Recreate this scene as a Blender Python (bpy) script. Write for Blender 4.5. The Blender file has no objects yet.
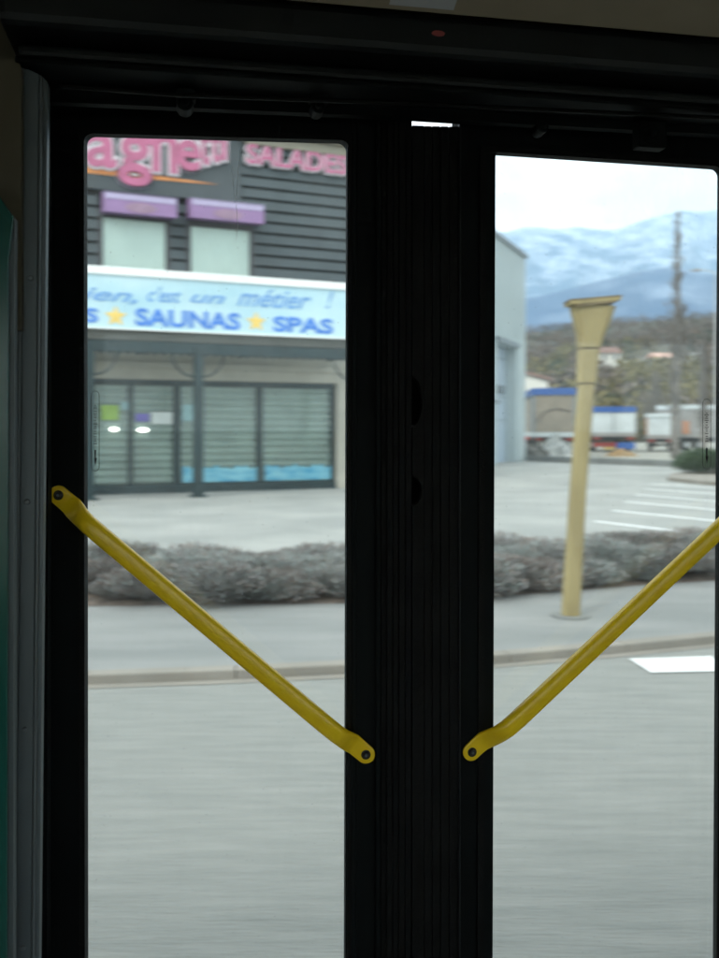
import bpy, math, random
from mathutils import Vector, noise
random.seed(7)
R = math.radians
F = 931.0; CX = 359.5; HY = 430.0; H = 1.7       # focal length in photo pixels, horizon row, eye height
sc = bpy.context.scene
# ------------------------------------------------------------------ camera
cam = bpy.data.objects.new('camera', bpy.data.cameras.new('camera')); sc.collection.objects.link(cam)
cam.location = (0, 0, H); cam.rotation_euler = (R(90), 0, 0)
cd = cam.data; cd.sensor_fit = 'VERTICAL'; cd.sensor_height = 36; cd.lens = 36*F/958
cd.shift_y = -(479-HY)/958; cd.clip_start = .02; cd.clip_end = 40000
cd.dof.use_dof = True; cd.dof.focus_distance = 1.56; cd.dof.aperture_fstop = 5.5; cd.dof.aperture_ratio = 0.45
sc.camera = cam
sc.render.resolution_x = 769; sc.render.resolution_y = 1024
# ------------------------------------------------------------------ world and sun
SUN_EL, SUN_AZ = 42, 215            # degrees; azimuth the sun stands at, clockwise from +Y
w = bpy.data.worlds.new('World'); sc.world = w; w.use_nodes = True
nt = w.node_tree; nt.nodes.clear()
out = nt.nodes.new('ShaderNodeOutputWorld'); bg = nt.nodes.new('ShaderNodeBackground')
sky = nt.nodes.new('ShaderNodeTexSky'); sky.sky_type = 'NISHITA'; sky.sun_disc = False
sky.sun_elevation = R(SUN_EL); sky.sun_rotation = R(SUN_AZ); sky.dust_density = 2.5; sky.air_density = 1.0
tc = nt.nodes.new('ShaderNodeTexCoord'); mp = nt.nodes.new('ShaderNodeMapping'); mp.inputs['Scale'].default_value = (1, 1, 3)
mp.inputs['Location'].default_value = (.4, .2, .3)
nz = nt.nodes.new('ShaderNodeTexNoise'); nz.inputs['Scale'].default_value = 2.6; nz.inputs['Detail'].default_value = 6
rp = nt.nodes.new('ShaderNodeValToRGB'); rp.color_ramp.elements[0].position = .36; rp.color_ramp.elements[1].position = .6
rp.color_ramp.elements[0].color = (.45, .45, .45, 1)
mx = nt.nodes.new('ShaderNodeMixRGB'); mx.inputs[2].default_value = (14.2, 13.9, 13.1, 1)
nt.links.new(tc.outputs['Generated'], mp.inputs['Vector']); nt.links.new(mp.outputs[0], nz.inputs['Vector'])
nt.links.new(nz.outputs['Fac'], rp.inputs[0]); nt.links.new(rp.outputs[0], mx.inputs[0])
nt.links.new(sky.outputs[0], mx.inputs[1]); nt.links.new(mx.outputs[0], bg.inputs[0])
bg.inputs[1].default_value = .12; nt.links.new(bg.outputs[0], out.inputs[0])
sun = bpy.data.objects.new('sun', bpy.data.lights.new('sun', 'SUN')); sc.collection.objects.link(sun)
sun.data.energy = 1.3; sun.data.angle = R(12); sun.data.color = (1, .96, .9)
az = R(SUN_AZ); el = R(SUN_EL)
sd = Vector((math.sin(az)*math.cos(el), math.cos(az)*math.cos(el), math.sin(el)))
sun.rotation_euler = sd.to_track_quat('Z', 'Y').to_euler(); sun.location = (0, -20, 30)
sc.view_settings.view_transform = 'Standard'; sc.view_settings.look = 'None'
sc.view_settings.gamma = 1; sc.view_settings.use_curve_mapping = False
sc.view_settings.exposure = 0.66
sc.cycles.volume_bounces = 3; sc.cycles.max_bounces = 10; sc.cycles.transparent_max_bounces = 16

# ------------------------------------------------------------------ materials
def mat(name, col, rough=.7, var=0.0, scale=5.0, col2=None, metal=0.0, bump=0.0, stretch=None, spec=None, detail=5, lo=.35, hi=.65, rot=0, bscale=None):
    m = bpy.data.materials.new(name); m.use_nodes = True; n = m.node_tree.nodes; l = m.node_tree.links
    b = n['Principled BSDF']; b.inputs['Roughness'].default_value = rough; b.inputs['Metallic'].default_value = metal
    if spec is not None: b.inputs['Specular IOR Level'].default_value = spec
    c1 = (*col, 1)
    c2 = (*(col2 if col2 else [min(1, c*(1+var)) for c in col]), 1)
    if not col2: c1 = (*[c*(1-var) for c in col], 1)
    t = n.new('ShaderNodeTexCoord'); mpn = n.new('ShaderNodeMapping')
    if stretch: mpn.inputs['Scale'].default_value = stretch
    mpn.inputs['Rotation'].default_value = (0, 0, rot)
    no = n.new('ShaderNodeTexNoise'); no.inputs['Scale'].default_value = scale; no.inputs['Detail'].default_value = detail
    r = n.new('ShaderNodeValToRGB'); r.color_ramp.elements[0].color = c1; r.color_ramp.elements[1].color = c2
    r.color_ramp.elements[0].position = lo; r.color_ramp.elements[1].position = hi
    l.new(t.outputs['Object'], mpn.inputs[0]); l.new(mpn.outputs[0], no.inputs['Vector']); l.new(no.outputs['Fac'], r.inputs[0])
    l.new(r.outputs[0], b.inputs['Base Color'])
    if bump:
        bn = n.new('ShaderNodeBump'); bn.inputs['Strength'].default_value = bump; bn.inputs['Distance'].default_value = .02
        n2 = n.new('ShaderNodeTexNoise'); n2.inputs['Scale'].default_value = bscale or scale*4; n2.inputs['Detail'].default_value = 6
        l.new(mpn.outputs[0], n2.inputs['Vector']); l.new(n2.outputs['Fac'], bn.inputs['Height']); l.new(bn.outputs[0], b.inputs['Normal'])
    return m
def mix_dust(n, l, t):     # a thin uneven film of road dust and a few dried drops on the pane
    tc = n.new('ShaderNodeTexCoord'); mp = n.new('ShaderNodeMapping'); mp.inputs['Scale'].default_value = (3, 3, 1.2)
    a = n.new('ShaderNodeTexNoise'); a.inputs['Scale'].default_value = 2.5; a.inputs['Detail'].default_value = 8; a.inputs['Roughness'].default_value = .7
    vo = n.new('ShaderNodeTexVoronoi'); vo.inputs['Scale'].default_value = 55; l.new(tc.outputs['Object'], vo.inputs['Vector'])
    l.new(tc.outputs['Object'], mp.inputs[0]); l.new(mp.outputs[0], a.inputs['Vector'])
    r1 = n.new('ShaderNodeMapRange'); r1.inputs[1].default_value = .45; r1.inputs[2].default_value = .8; r1.inputs[3].default_value = .012; r1.inputs[4].default_value = .075
    l.new(a.outputs['Fac'], r1.inputs[0])
    r2 = n.new('ShaderNodeMapRange'); r2.inputs[1].default_value = .045; r2.inputs[2].default_value = .07; r2.inputs[3].default_value = .35; r2.inputs[4].default_value = 0
    l.new(vo.outputs['Distance'], r2.inputs[0])
    m2 = n.new('ShaderNodeMath'); m2.operation = 'MAXIMUM'; l.new(r1.outputs[0], m2.inputs[0]); l.new(r2.outputs[0], m2.inputs[1])
    d = n.new('ShaderNodeBsdfTranslucent'); d.inputs[0].default_value = (.5, .52, .5, 1)
    mi = n.new('ShaderNodeMixShader'); l.new(m2.outputs[0], mi.inputs[0]); l.new(t.outputs[0], mi.inputs[1]); l.new(d.outputs[0], mi.inputs[2]); return mi
def glassmat(name, tint, refl=(.9, .95, 1), f=.5, dust=False):
    m = bpy.data.materials.new(name); m.use_nodes = True; n = m.node_tree.nodes; l = m.node_tree.links
    n.remove(n['Principled BSDF']); o = n['Material Output']
    t = n.new('ShaderNodeBsdfTransparent'); t.inputs[0].default_value = (*tint, 1)
    mo = mix_dust(n, l, t) if dust else t
    g = n.new('ShaderNodeBsdfGlossy'); g.inputs[0].default_value = (*refl, 1); g.inputs['Roughness'].default_value = .02
    fr = n.new('ShaderNodeFresnel'); fr.inputs[0].default_value = 1.35
    ma = n.new('ShaderNodeMath'); ma.operation = 'MULTIPLY'; ma.inputs[1].default_value = f
    mi = n.new('ShaderNodeMixShader'); l.new(fr.outputs[0], ma.inputs[0]); l.new(ma.outputs[0], mi.inputs[0])
    l.new(mo.outputs[0], mi.inputs[1]); l.new(g.outputs[0], mi.inputs[2]); l.new(mi.outputs[0], o.inputs[0])
    return m
M = dict(
 asphalt=mat('asphalt', (.19,.20,.19), .92, scale=9, col2=(.27,.275,.26), bump=.6, stretch=(.22,1.8,1), detail=12, lo=.2, hi=.8, rot=R(-10), bscale=40),
 lot=mat('lot_asphalt', (.25,.26,.25), .9, scale=.5, col2=(.335,.34,.325), bump=.2, detail=9, bscale=30),
 pave=mat('pavement', (.18,.19,.187), .9, scale=1.2, col2=(.25,.255,.25), bump=.35, detail=9, stretch=(.4,1.5,1), rot=R(-8), bscale=40),
 kerb=mat('kerb_stone', (.215,.20,.175), .9, scale=1.6, col2=(.27,.25,.22), bump=.3),
 dust=mat('ground', (.22,.225,.20), .95, scale=.06, col2=(.32,.31,.27)),
 soil=mat('soil', (.07,.055,.045), .95, scale=9, col2=(.14,.11,.09), bump=.5),
 paint=mat('road_paint', (.62,.64,.64), .7, scale=6, col2=(.78,.8,.8)),
 black=mat('black_rubber', (.0065,.0065,.006), .65, spec=.12, var=.25, scale=14, bump=.15, bscale=300),
 frame=mat('black_frame_paint', (.004,.0055,.0055), .7, spec=.12, var=.2, scale=8, bump=.02, bscale=200),
 hdr=mat('header_plastic', (.010,.0115,.0115), .5, spec=.3, var=.25, scale=6),
 void=mat('notch_shade_rubber', (.0012,.0012,.0012), .95, spec=.02, var=.2),  # shade inside the seal notches put into a near-black colour
 yellow=mat('yellow_powder_coat', (.88,.57,.010), .28, scale=30, col2=(.93,.63,.012), bump=.05, bscale=250),
 bolt=mat('dark_bolt', (.05,.05,.05), .35, var=.2, metal=.8),
 alu=mat('anodised_aluminium', (.10,.12,.125), .45, scale=3, col2=(.125,.145,.15), metal=.2, stretch=(8,8,.5), bump=.04, bscale=60),
 aluline=mat('aluminium_edge', (.13,.145,.15), .4, var=.1, metal=.2),
 beige=mat('beige_ceiling_panel', (.30,.245,.165), .7, var=.05, scale=12, bump=.05, bscale=150),
 olive=mat('olive_wall_panel', (.085,.07,.04), .7, var=.08, scale=6),
 sticker=mat('grey_sticker', (.5,.5,.5), .5, var=.05), ink=mat('black_ink', (.01,.01,.01), .6, var=.1),
 floor=mat('floor_vinyl', (.16,.16,.17), .7, var=.2, scale=60),
 greenpane=mat('green_tinted_panel', (.012,.085,.066), .2, var=.1, scale=2),
 clad=mat('slate_cladding', (.065,.083,.092), .55, var=.12, scale=1.2),
 fascia=mat('dark_fascia', (.065,.078,.085), .6, var=.08, scale=1.5),
 gap=mat('cladding_backing', (.012,.014,.015), .8, var=.1),
 cornice=mat('beige_cornice', (.26,.24,.19), .7, var=.08, scale=3),
 cream=mat('cream_render', (.44,.42,.36), .85, var=.08, scale=2, bump=.2),
 soffit=mat('soffit_boards', (.075,.078,.07), .8, var=.1, scale=2),
 teal=mat('dark_teal_steel', (.008,.026,.030), .45, var=.15, scale=3),
 shutter=mat('shutter_slats', (.38,.42,.39), .5, var=.1, scale=1.5),
 signw=mat('sign_panel', (.40,.62,.72), .35, scale=.5, col2=(.56,.74,.80), lo=.3, hi=.7, stretch=(1,1,2.5)),
 signcap=mat('sign_white_edge', (.86,.88,.88), .4, var=.02),
 blue=mat('blue_lettering', (.07,.22,.66), .4, var=.08), blue2=mat('pale_blue_script', (.16,.34,.66), .4, var=.08),
 star=mat('yellow_star', (.85,.60,.16), .4, var=.05),
 pink=mat('pink_letters', (.46,.13,.24), .5, var=.1, scale=3), lwhite=mat('white_letter_edge', (.72,.68,.72), .4, var=.04),
 orange=mat('orange_stripe', (.8,.32,.10), .5, var=.05),
 purple=mat('purple_awning', (.31,.19,.37), .7, var=.07, scale=3), lilac=mat('lilac_awning_top', (.44,.38,.56), .7, var=.05),
 badge=mat('awning_badge', (.33,.21,.30), .6, var=.1),
 blind=mat('white_blind', (.78,.82,.78), .6, var=.04, scale=.6), wframe=mat('dark_window_frame', (.06,.06,.065), .5, var=.1),
 wave=mat('blue_wave_film', (.05,.30,.48), .35, scale=2.2, col2=(.22,.52,.62), stretch=(1,1,4)),
 green=mat('green_sticker', (.30,.48,.07), .5, var=.1), violet=mat('violet_sticker', (.16,.13,.45), .5, var=.1),
 white=mat('white_paper', (.60,.64,.62), .6, var=.05), cyan=mat('pale_blue_sticker', (.30,.48,.50), .5, var=.1),
 ware=mat('pale_grey_sheet', (.40,.46,.47), .5, var=.04, scale=.4), waretrim=mat('grey_trim', (.17,.20,.22), .5, var=.1),
 waredoor=mat('blue_grey_door', (.33,.40,.47), .5, var=.05, scale=.5), wareglass=mat('dark_door_light', (.10,.12,.14), .2, var=.1),
 pole=mat('yellow_post_paint', (.27,.215,.10), .75, scale=2, col2=(.35,.285,.135), stretch=(3,3,.7), bump=.1),
 polecap=mat('brown_post_cap', (.16,.12,.06), .7, var=.2),
 tarp=mat('tan_tarpaulin', (.25,.215,.17), .75, var=.12, scale=1.2, bump=.3), tblue=mat('truck_blue', (.02,.085,.30), .4, var=.1),
 twhite=mat('truck_white', (.50,.54,.55), .5, var=.08, scale=1), tgrey=mat('truck_grey', (.26,.25,.24), .6, var=.12, scale=1),
 tpost=mat('truck_post_bluegrey', (.16,.22,.27), .5, var=.1), dark=mat('dark_chassis', (.02,.02,.022), .7, var=.2),
 tyre=mat('tyre', (.012,.012,.012), .8, var=.2), tred=mat('tail_red', (.22,.025,.02), .4, var=.1), torange=mat('orange_panel', (.42,.19,.10), .5, var=.1),
 tyel=mat('yellow_plate', (.4,.28,.05), .5, var=.05),
 rubw=mat('white_rubble', (.30,.31,.30), .95, scale=1.5, col2=(.52,.53,.52), bump=.8), rubd=mat('dark_rubble', (.06,.062,.06), .95, scale=1.6, col2=(.2,.195,.18), bump=.8),
 sand=mat('sand', (.42,.30,.17), .95, var=.15, scale=3), conc=mat('grey_concrete', (.19,.20,.195), .9, var=.12, scale=1.2, bump=.2),
 redroof=mat('red_roof', (.20,.125,.105), .8, var=.15), redwall=mat('red_wall', (.36,.07,.06), .7, var=.1), hwall=mat('house_white', (.62,.60,.55), .8, var=.05),
 hpink=mat('house_pink', (.50,.32,.26), .8, var=.06), hwin=mat('house_window', (.05,.06,.07), .3, var=.1),
 bark=mat('bark', (.19,.175,.16), .9, var=.3, scale=5), 
 leafg=mat('bush_green', (.03,.065,.03), .7, scale=3, col2=(.06,.10,.045)),
 galv=mat('galvanised', (.40,.42,.43), .45, var=.05),
 glass=glassmat('door_glass', (.955,.985,.978), f=.55, dust=True), sglass=glassmat('shop_glass', (.94,.975,.965), f=.6),
)
def glowmat(name, c, s):
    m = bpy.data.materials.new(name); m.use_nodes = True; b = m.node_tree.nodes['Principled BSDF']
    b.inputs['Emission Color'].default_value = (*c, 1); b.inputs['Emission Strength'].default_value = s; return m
M['lamp'] = glowmat('glint_glow', (1, .97, .9), 4)  # glow for the painted glints on the shop doors, no light fitting

# ------------------------------------------------------------------ helpers
C = sc.collection
class MB:
    def __init__(s): s.v = []; s.f = []; s.m = []
    def add(s, vs, fs, mi=0):
        o = len(s.v); s.v += [tuple(v) for v in vs]; s.f += [tuple(i+o for i in f) for f in fs]; s.m += [mi]*len(fs)
    def hexa(s, p, mi=0):     # 8 corners: bottom 4 then top 4
        s.add(p, [(0,3,2,1),(4,5,6,7),(0,1,5,4),(1,2,6,5),(2,3,7,6),(3,0,4,7)], mi)
    def prism(s, a, b, mi=0):  # two matching loops
        n = len(a); s.add(list(a)+list(b), [tuple(range(n))[::-1], tuple(range(n, 2*n))]+[(i, (i+1) % n, n+(i+1) % n, n+i) for i in range(n)], mi)
    def tube(s, pts, rad, k=8, mi=0, cap=True):
        if not isinstance(rad, (list, tuple)): rad = [rad]*len(pts)
        pts = [Vector(p) for p in pts]; vs = []
        for i, p in enumerate(pts):
            d = (pts[min(i+1, len(pts)-1)]-pts[max(i-1, 0)]).normalized()
            a = d.cross(Vector((0, 0, 1)) if abs(d.z) < .9 else Vector((1, 0, 0))).normalized(); b = d.cross(a)
            vs += [p+(a*math.cos(2*math.pi*j/k)+b*math.sin(2*math.pi*j/k))*rad[i] for j in range(k)]
        fs = [(i*k+j, i*k+(j+1) % k, (i+1)*k+(j+1) % k, (i+1)*k+j) for i in range(len(pts)-1) for j in range(k)]
        if cap: fs += [tuple(range(k))[::-1], tuple(range((len(pts)-1)*k, len(pts)*k))]
        s.add(vs, fs, mi)
    def build(s, name, mats, parent=None, smooth=False, bevel=0):
        me = bpy.data.meshes.new(name); me.from_pydata(s.v, [], s.f)
        if not isinstance(mats, (list, tuple)): mats = [mats]
        for m in mats: me.materials.append(m)
        me.polygons.foreach_set('material_index', s.m); me.update()
        if smooth: me.polygons.foreach_set('use_smooth', [True]*len(me.polygons))
        o = bpy.data.objects.new(name, me); C.objects.link(o)
        if parent is not None: o.parent = parent; 
        if bevel:
            b = o.modifiers.new('bevel', 'BEVEL'); b.width = bevel; b.segments = 2; b.limit_method = 'ANGLE'
        return o
def empty(name, label, cat, group=None):
    o = bpy.data.objects.new(name, None); C.objects.link(o); o.empty_display_size = .2
    return tag(o, label, cat, group)
def tag(o, label, cat, group=None, kind=None):
    o['label'] = label; o['category'] = cat
    if group: o['group'] = group
    if kind: o['kind'] = kind
    return o
def structure(o): o['kind'] = 'structure'; return o
def copy_tree(o, parent=None):
    c = o.copy(); C.objects.link(c)
    if parent: c.parent = parent
    for ch in [x for x in o.children]: copy_tree(ch, c)
    return c
def gp(px, py, z=0):      # point of a level plane seen at a photo pixel
    D = (H-z)*F/(py-HY); return Vector(((px-CX)/F*D, D, z))
class Fr:                 # upright frame: s along, z up, off towards the camera side
    def __init__(s, D0, t): a = math.atan(t); s.D0 = D0; s.c = math.cos(a); s.n = math.sin(a)
    def pt(s, a, z, off=0): return Vector((a*s.c+off*s.n, s.D0+a*s.n-off*s.c, z))
    def s(s, px, off=0):
        U = (px-CX)/F; return (U*(s.D0-off*s.c)-off*s.n)/(s.c-U*s.n)
    def z(s, px, py, off=0):
        a = s.s(px, off); D = s.D0+a*s.n-off*s.c; return H-(py-HY)/F*D
    def P(s, px, py, off=0): return s.pt(s.s(px, off), s.z(px, py, off), off)
    def sz(s, px, py, off=0): return (s.s(px, off), s.z(px, py, off))
    def box(s, mb, s0, s1, z0, z1, o0, o1, mi=0):
        mb.hexa([s.pt(s0,z0,o1), s.pt(s1,z0,o1), s.pt(s1,z0,o0), s.pt(s0,z0,o0), s.pt(s0,z1,o1), s.pt(s1,z1,o1), s.pt(s1,z1,o0), s.pt(s0,z1,o0)], mi)
    def poly(s, mb, pts, o0, o1, mi=0):   # pts in (s,z)
        mb.prism([s.pt(a, z, o1) for a, z in pts], [s.pt(a, z, o0) for a, z in pts], mi)

# ------------------------------------------------------------------ ground, road, kerb, pavement, car park
def sheet(name, m, pts, z):
    b = MB(); b.add([(p[0], p[1], z) for p in pts], [tuple(range(len(pts)))]); return structure(b.build(name, m))
sheet('ground', M['dust'], [(-6000,-3000),(6000,-3000),(6000,7300),(-6000,7300)], -.012)
def line_px(lst, z, ext=60):
    p = [gp(x, y, z) for x, y in lst]
    a = (p[0]-p[1]).normalized(); d = (p[-1]-p[-2]).normalized()
    return [p[0]+a*ext]+p+[p[-1]+d*ext]
def offset(line, d):
    o = []
    for i, p in enumerate(line):
        t = (line[min(i+1, len(line)-1)]-line[max(i-1, 0)]).normalized(); o.append(p+Vector((-t.y, t.x, 0))*d)
    return o
kerbline = line_px([(85,684.5),(215,680),(345,674),(487,664.5),(600,655),(719,643)], 0)
KZ = .065
def strip(name, m, A, B, za, zb=None, thick=0):
    b = MB(); n = len(A); zb = za if zb is None else zb
    vs = [(p.x, p.y, za) for p in A]+[(p.x, p.y, zb) for p in B]
    b.add(vs, [(i, i+1, n+i+1, n+i) for i in range(n-1)])
    return structure(b.build(name, m))
# road: in front of the kerb, under the bus
strip('road', M['asphalt'], offset(kerbline, -14), offset(kerbline, -.01), -.004, -.004)
gut = strip('gutter', M['kerb'], offset(kerbline, -.10), kerbline, 0, 0)
# kerb as separate stones
kb = MB(); full = kerbline
def resample(line, step):
    out = []; acc = 0; i = 0; L = []
    for a, b in zip(line, line[1:]):
        d = (b-a).length; k = 0
        while acc+k*step < d: out.append(a+(b-a)*((acc+k*step)/d)); k += 1
        acc = acc+k*step-d
    return out
ks = [p for p in resample(kerbline, 1.0) if -25 < p.x < 30]
ko = offset(ks, .13)
for i in range(len(ks)-1):
    a, b2 = ks[i], ks[i+1]; c2, d2 = ko[i+1], ko[i]; g = (b2-a)*.002
    z1 = KZ
    kb.hexa([(a+g)+Vector((0,0,-.02)), (b2-g)+Vector((0,0,-.02)), (c2-g)+Vector((0,0,-.02)), (d2+g)+Vector((0,0,-.02)),
             (a+g)+Vector((0,0,z1)), (b2-g)+Vector((0,0,z1)), (c2-g)+Vector((0,0,z1)), (d2+g)+Vector((0,0,z1))])
structure(kb.build('kerb', M['kerb'], bevel=.012))
bedline = line_px([(85,606),(345,603),(487,598),(560,591),(640,585),(719,580)], KZ)
bedback = offset(bedline, 1.9)
strip('pavement', M['pave'], offset(kerbline, .128), bedline, KZ-.004, KZ-.004)
bed = MB(); nb = resample(bedline, .35); nb = [p for p in nb if -16 < p.x < 20]
rows = []
for r in range(8):
    o = offset(nb, r/7*1.9)
    rows.append([(p.x, p.y, KZ-.002+.1*math.sin(math.pi*r/7)+.03*noise.noise(p*2.0)*(0 < r < 7)) for p in o])
nn = len(nb)
bed.add([v for rw in rows for v in rw], [(r*nn+i, r*nn+i+1, (r+1)*nn+i+1, (r+1)*nn+i) for r in range(7) for i in range(nn-1)])
structure(bed.build('planting_bed', M['soil'], smooth=True))
strip('car_park', M['lot'], bedback, [Vector((p.x*1.5, 50.5, 0)) for p in bedback], -.001, -.001)
# painted lines
pb = MB()
def paint(a, b, wd, mb, z=.006):
    d = (b-a).normalized(); q = Vector((-d.y, d.x, 0))*wd/2
    mb.add([(v.x, v.y, z) for v in (a-q, b-q, b+q, a+q)], [(0,1,2,3)])
for x, y in [(594.7,521.5),(613,510.6),(626,502),(636,495),(644.6,489),(651,484)]:
    a = gp(x, y); paint(a, a+Vector((.49,-.87,0))*4.8, .19, pb)
paint(gp(40,542.5), gp(117,544.5), .12, pb)
structure(pb.build('parking_lines', M['paint']))
mk = MB(); mk.add([(*gp(x, y).xy, .004) for x, y in [(651,673),(722,671.5),(712,656.5),(629,659)]], [(0,1,2,3)])
structure(mk.build('road_marking', M['paint']))

# ------------------------------------------------------------------ haze-distant terrain
def fbm(x, y, o=5, s=1.0, seed=0):
    return noise.fractal(Vector((x*s+seed, y*s, seed*.37)), .9, 2.0, o)
def interp(tab, x):
    if x <= tab[0][0]: return tab[0][1]
    for (a, b), (c, d) in zip(tab, tab[1:]):
        if x <= c: return b+(d-b)*(x-a)/(c-a)
    return tab[-1][1]
def ranged(name, m, tab, D0, D1, NX, NY, x0, x1, ampf, seed, back=1.3):
    """a mountain range: crest profile (in azimuth) tab, rising from D0 to D1, falling behind"""
    vs = []; 
    for j in range(NY):
        v = j/(NY-1)
        for i in range(NX):
            px = x0+(x1-x0)*i/(NX-1); U = (px-CX)/F
            if v <= .8: q = v/.8; D = D0+(D1-D0)*q; prof = q**1.25
            else: q = (v-.8)/.2; D = D1+(D1*back-D1)*q; prof = 1-q*.9
            top = H+(HY-interp(tab, px))/F*D1
            rd = 1-abs(noise.fractal(Vector((U*9+seed, D/D1*4, seed)), .8, 2.1, 5))*1.6
            env = math.sin(min(1, prof)*math.pi)
            z = top*prof + top*ampf*(rd-.5)*env + top*.012*fbm(U*40, D/D1, 4, 1, seed)
            vs.append((U*D, D, max(z, -5) if v > 0 else -5))
    b = MB(); b.add(vs, [(j*NX+i, j*NX+i+1, (j+1)*NX+i+1, (j+1)*NX+i) for j in range(NY-1) for i in range(NX-1)])
    return structure(b.build(name, m, smooth=True))
def mountmat(name, rock, snow, base, lo, hi, nscale, zmin=None, zmax=None):
    m = bpy.data.materials.new(name); m.use_nodes = True; n = m.node_tree.nodes; l = m.node_tree.links
    b = n['Principled BSDF']; b.inputs['Roughness'].default_value = .95; b.inputs['Specular IOR Level'].default_value = .1
    g = n.new('ShaderNodeNewGeometry'); mp_ = n.new('ShaderNodeMapping'); mp_.inputs['Scale'].default_value = (1, .5, 2.2)
    mp_.inputs['Rotation'].default_value = (0, R(-24), 0)
    t = n.new('ShaderNodeTexNoise'); t.inputs['Scale'].default_value = nscale; t.inputs['Detail'].default_value = 9; t.inputs['Roughness'].default_value = .65
    l.new(g.outputs['Position'], mp_.inputs[0]); l.new(mp_.outputs[0], t.inputs['Vector'])
    sx = n.new('ShaderNodeSeparateXYZ'); l.new(g.outputs['Position'], sx.inputs[0])
    mr = n.new('ShaderNodeMapRange'); mr.inputs[1].default_value = zmin; mr.inputs[2].default_value = zmax; mr.inputs[3].default_value = -.22; mr.inputs[4].default_value = .06
    l.new(sx.outputs['Z'], mr.inputs[0]); ad = n.new('ShaderNodeMath'); ad.operation = 'ADD'; l.new(t.outputs['Fac'], ad.inputs[0]); l.new(mr.outputs[0], ad.inputs[1])
    r = n.new('ShaderNodeValToRGB'); e = r.color_ramp.elements; e[0].position = lo; e[0].color = (*rock, 1); e[1].position = hi; e[1].color = (*snow, 1)
    l.new(ad.outputs[0], r.inputs[0]); 
    t2 = n.new('ShaderNodeTexNoise'); t2.inputs['Scale'].default_value = nscale*3; t2.inputs['Detail'].default_value = 6; l.new(mp_.outputs[0], t2.inputs['Vector'])
    mi = n.new('ShaderNodeMixRGB'); mi.inputs[2].default_value = (*base, 1); l.new(r.outputs[0], mi.inputs[1])
    r2 = n.new('ShaderNodeMapRange'); r2.inputs[1].default_value = .45; r2.inputs[2].default_value = .7; r2.inputs[4].default_value = .5
    l.new(t2.outputs['Fac'], r2.inputs[0]); l.new(r2.outputs[0], mi.inputs[0]); l.new(mi.outputs[0], b.inputs['Base Color'])
    return m
M['snow'] = mountmat('snowy_rock', (.045,.08,.15), (.50,.56,.66), (.10,.15,.24), .40, .66, .0065, 300, 1350)  # part of the haze blue is put into the rock and snow colours
M['mid'] = mountmat('wooded_rock', (.05,.09,.17), (.20,.25,.34), (.10,.14,.23), .40, .62, .004, 50, 700)  # ridge colours also carry painted blue of the distance haze
snowtab = [(-400,300),(100,255),(400,240),(486,234),(500,231.5),(523,226),(556,228),(590,228),(615,230),(640,221.5),(666,213),(686,210.5),(719,210),(800,214),(1000,232),(1300,262)]
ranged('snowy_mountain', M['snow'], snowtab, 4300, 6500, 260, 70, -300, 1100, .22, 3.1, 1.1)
midtab = [(-400,330),(300,318),(486,306),(525,299),(560,291),(620,276),(655,268),(680,268),(700,272),(719,275),(800,285),(1000,300),(1300,310)]
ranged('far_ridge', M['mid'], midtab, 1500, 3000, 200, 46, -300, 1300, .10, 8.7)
hilltab = [(-400,350),(300,345),(486,338),(530,333),(580,326),(640,321),(690,318),(719,317),(800,314),(1000,322),(1300,330)]
M['hill'] = mat('brown_woodland_floor', (.055,.05,.04), .95, scale=.02, col2=(.10,.095,.06), detail=8)
HD0, HD1 = 125.0, 700.0
def hillz(px, D):
    q = min(1, max(0, (D-HD0)/(HD1-HD0))); top = H+(HY-interp(hilltab, px))/F*HD1
    U = (px-CX)/F
    return top*q**1.05 + (q*(1-q)*4)*4.5*fbm(U*12, D/200, 4, 1, 5.0)
vs = []; NX, NY = 150, 60
for j in range(NY):
    D = HD0+(HD1-HD0)*(j/(NY-8)) if j <= NY-8 else HD1+(j-NY+8)*60
    for i in range(NX):
        px = -300+1600*i/(NX-1); U = (px-CX)/F
        z = hillz(px, D) if j <= NY-8 else hillz(px, HD1)*(1-(j-NY+8)/7*.9)
        vs.append((U*D, D, z-.3 if j else -1))
hb = MB(); hb.add(vs, [(j*NX+i, j*NX+i+1, (j+1)*NX+i+1, (j+1)*NX+i) for j in range(NY-1) for i in range(NX-1)])
structure(hb.build('hill', M['hill'], smooth=True))
# far woodland on the hill, reads as one mass
wm = [mat('bare_wood_brown', (.095,.068,.05), .9, scale=.1, col2=(.135,.10,.075)), mat('olive_wood', (.12,.105,.042), .9, scale=.1, col2=(.17,.145,.065)),
      mat('dark_evergreen_wood', (.03,.045,.03), .9, scale=.1, col2=(.06,.075,.045)), mat('grey_wood', (.12,.095,.078), .9, scale=.1, col2=(.155,.13,.11))]
wb = MB(); rng = random.Random(3)
def clump(mb, c, rx, rz, n, size, mi, rg):
    for _ in range(n):
        th = rg.uniform(0, 6.283); cz = rg.uniform(-1, 1); rr = rg.uniform(.45, 1)**.6; q = math.sqrt(1-cz*cz)
        p = Vector((c[0]+rx*rr*q*math.cos(th), c[1]+rx*rr*q*math.sin(th), c[2]+rz*rr*cz))
        d1 = Vector((rg.uniform(-1,1), rg.uniform(-1,1), rg.uniform(-1,1))).normalized()*size*rg.uniform(.5,1.2)
        d2 = Vector((rg.uniform(-1,1), rg.uniform(-1,1), rg.uniform(-1,1))).normalized()*size*rg.uniform(.3,.8)
        mb.add([p-d1, p+d2, p+d1, p-d2], [(0,1,2,3)], mi)
houses = [(598,625), (622,652), (655,690)]
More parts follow.
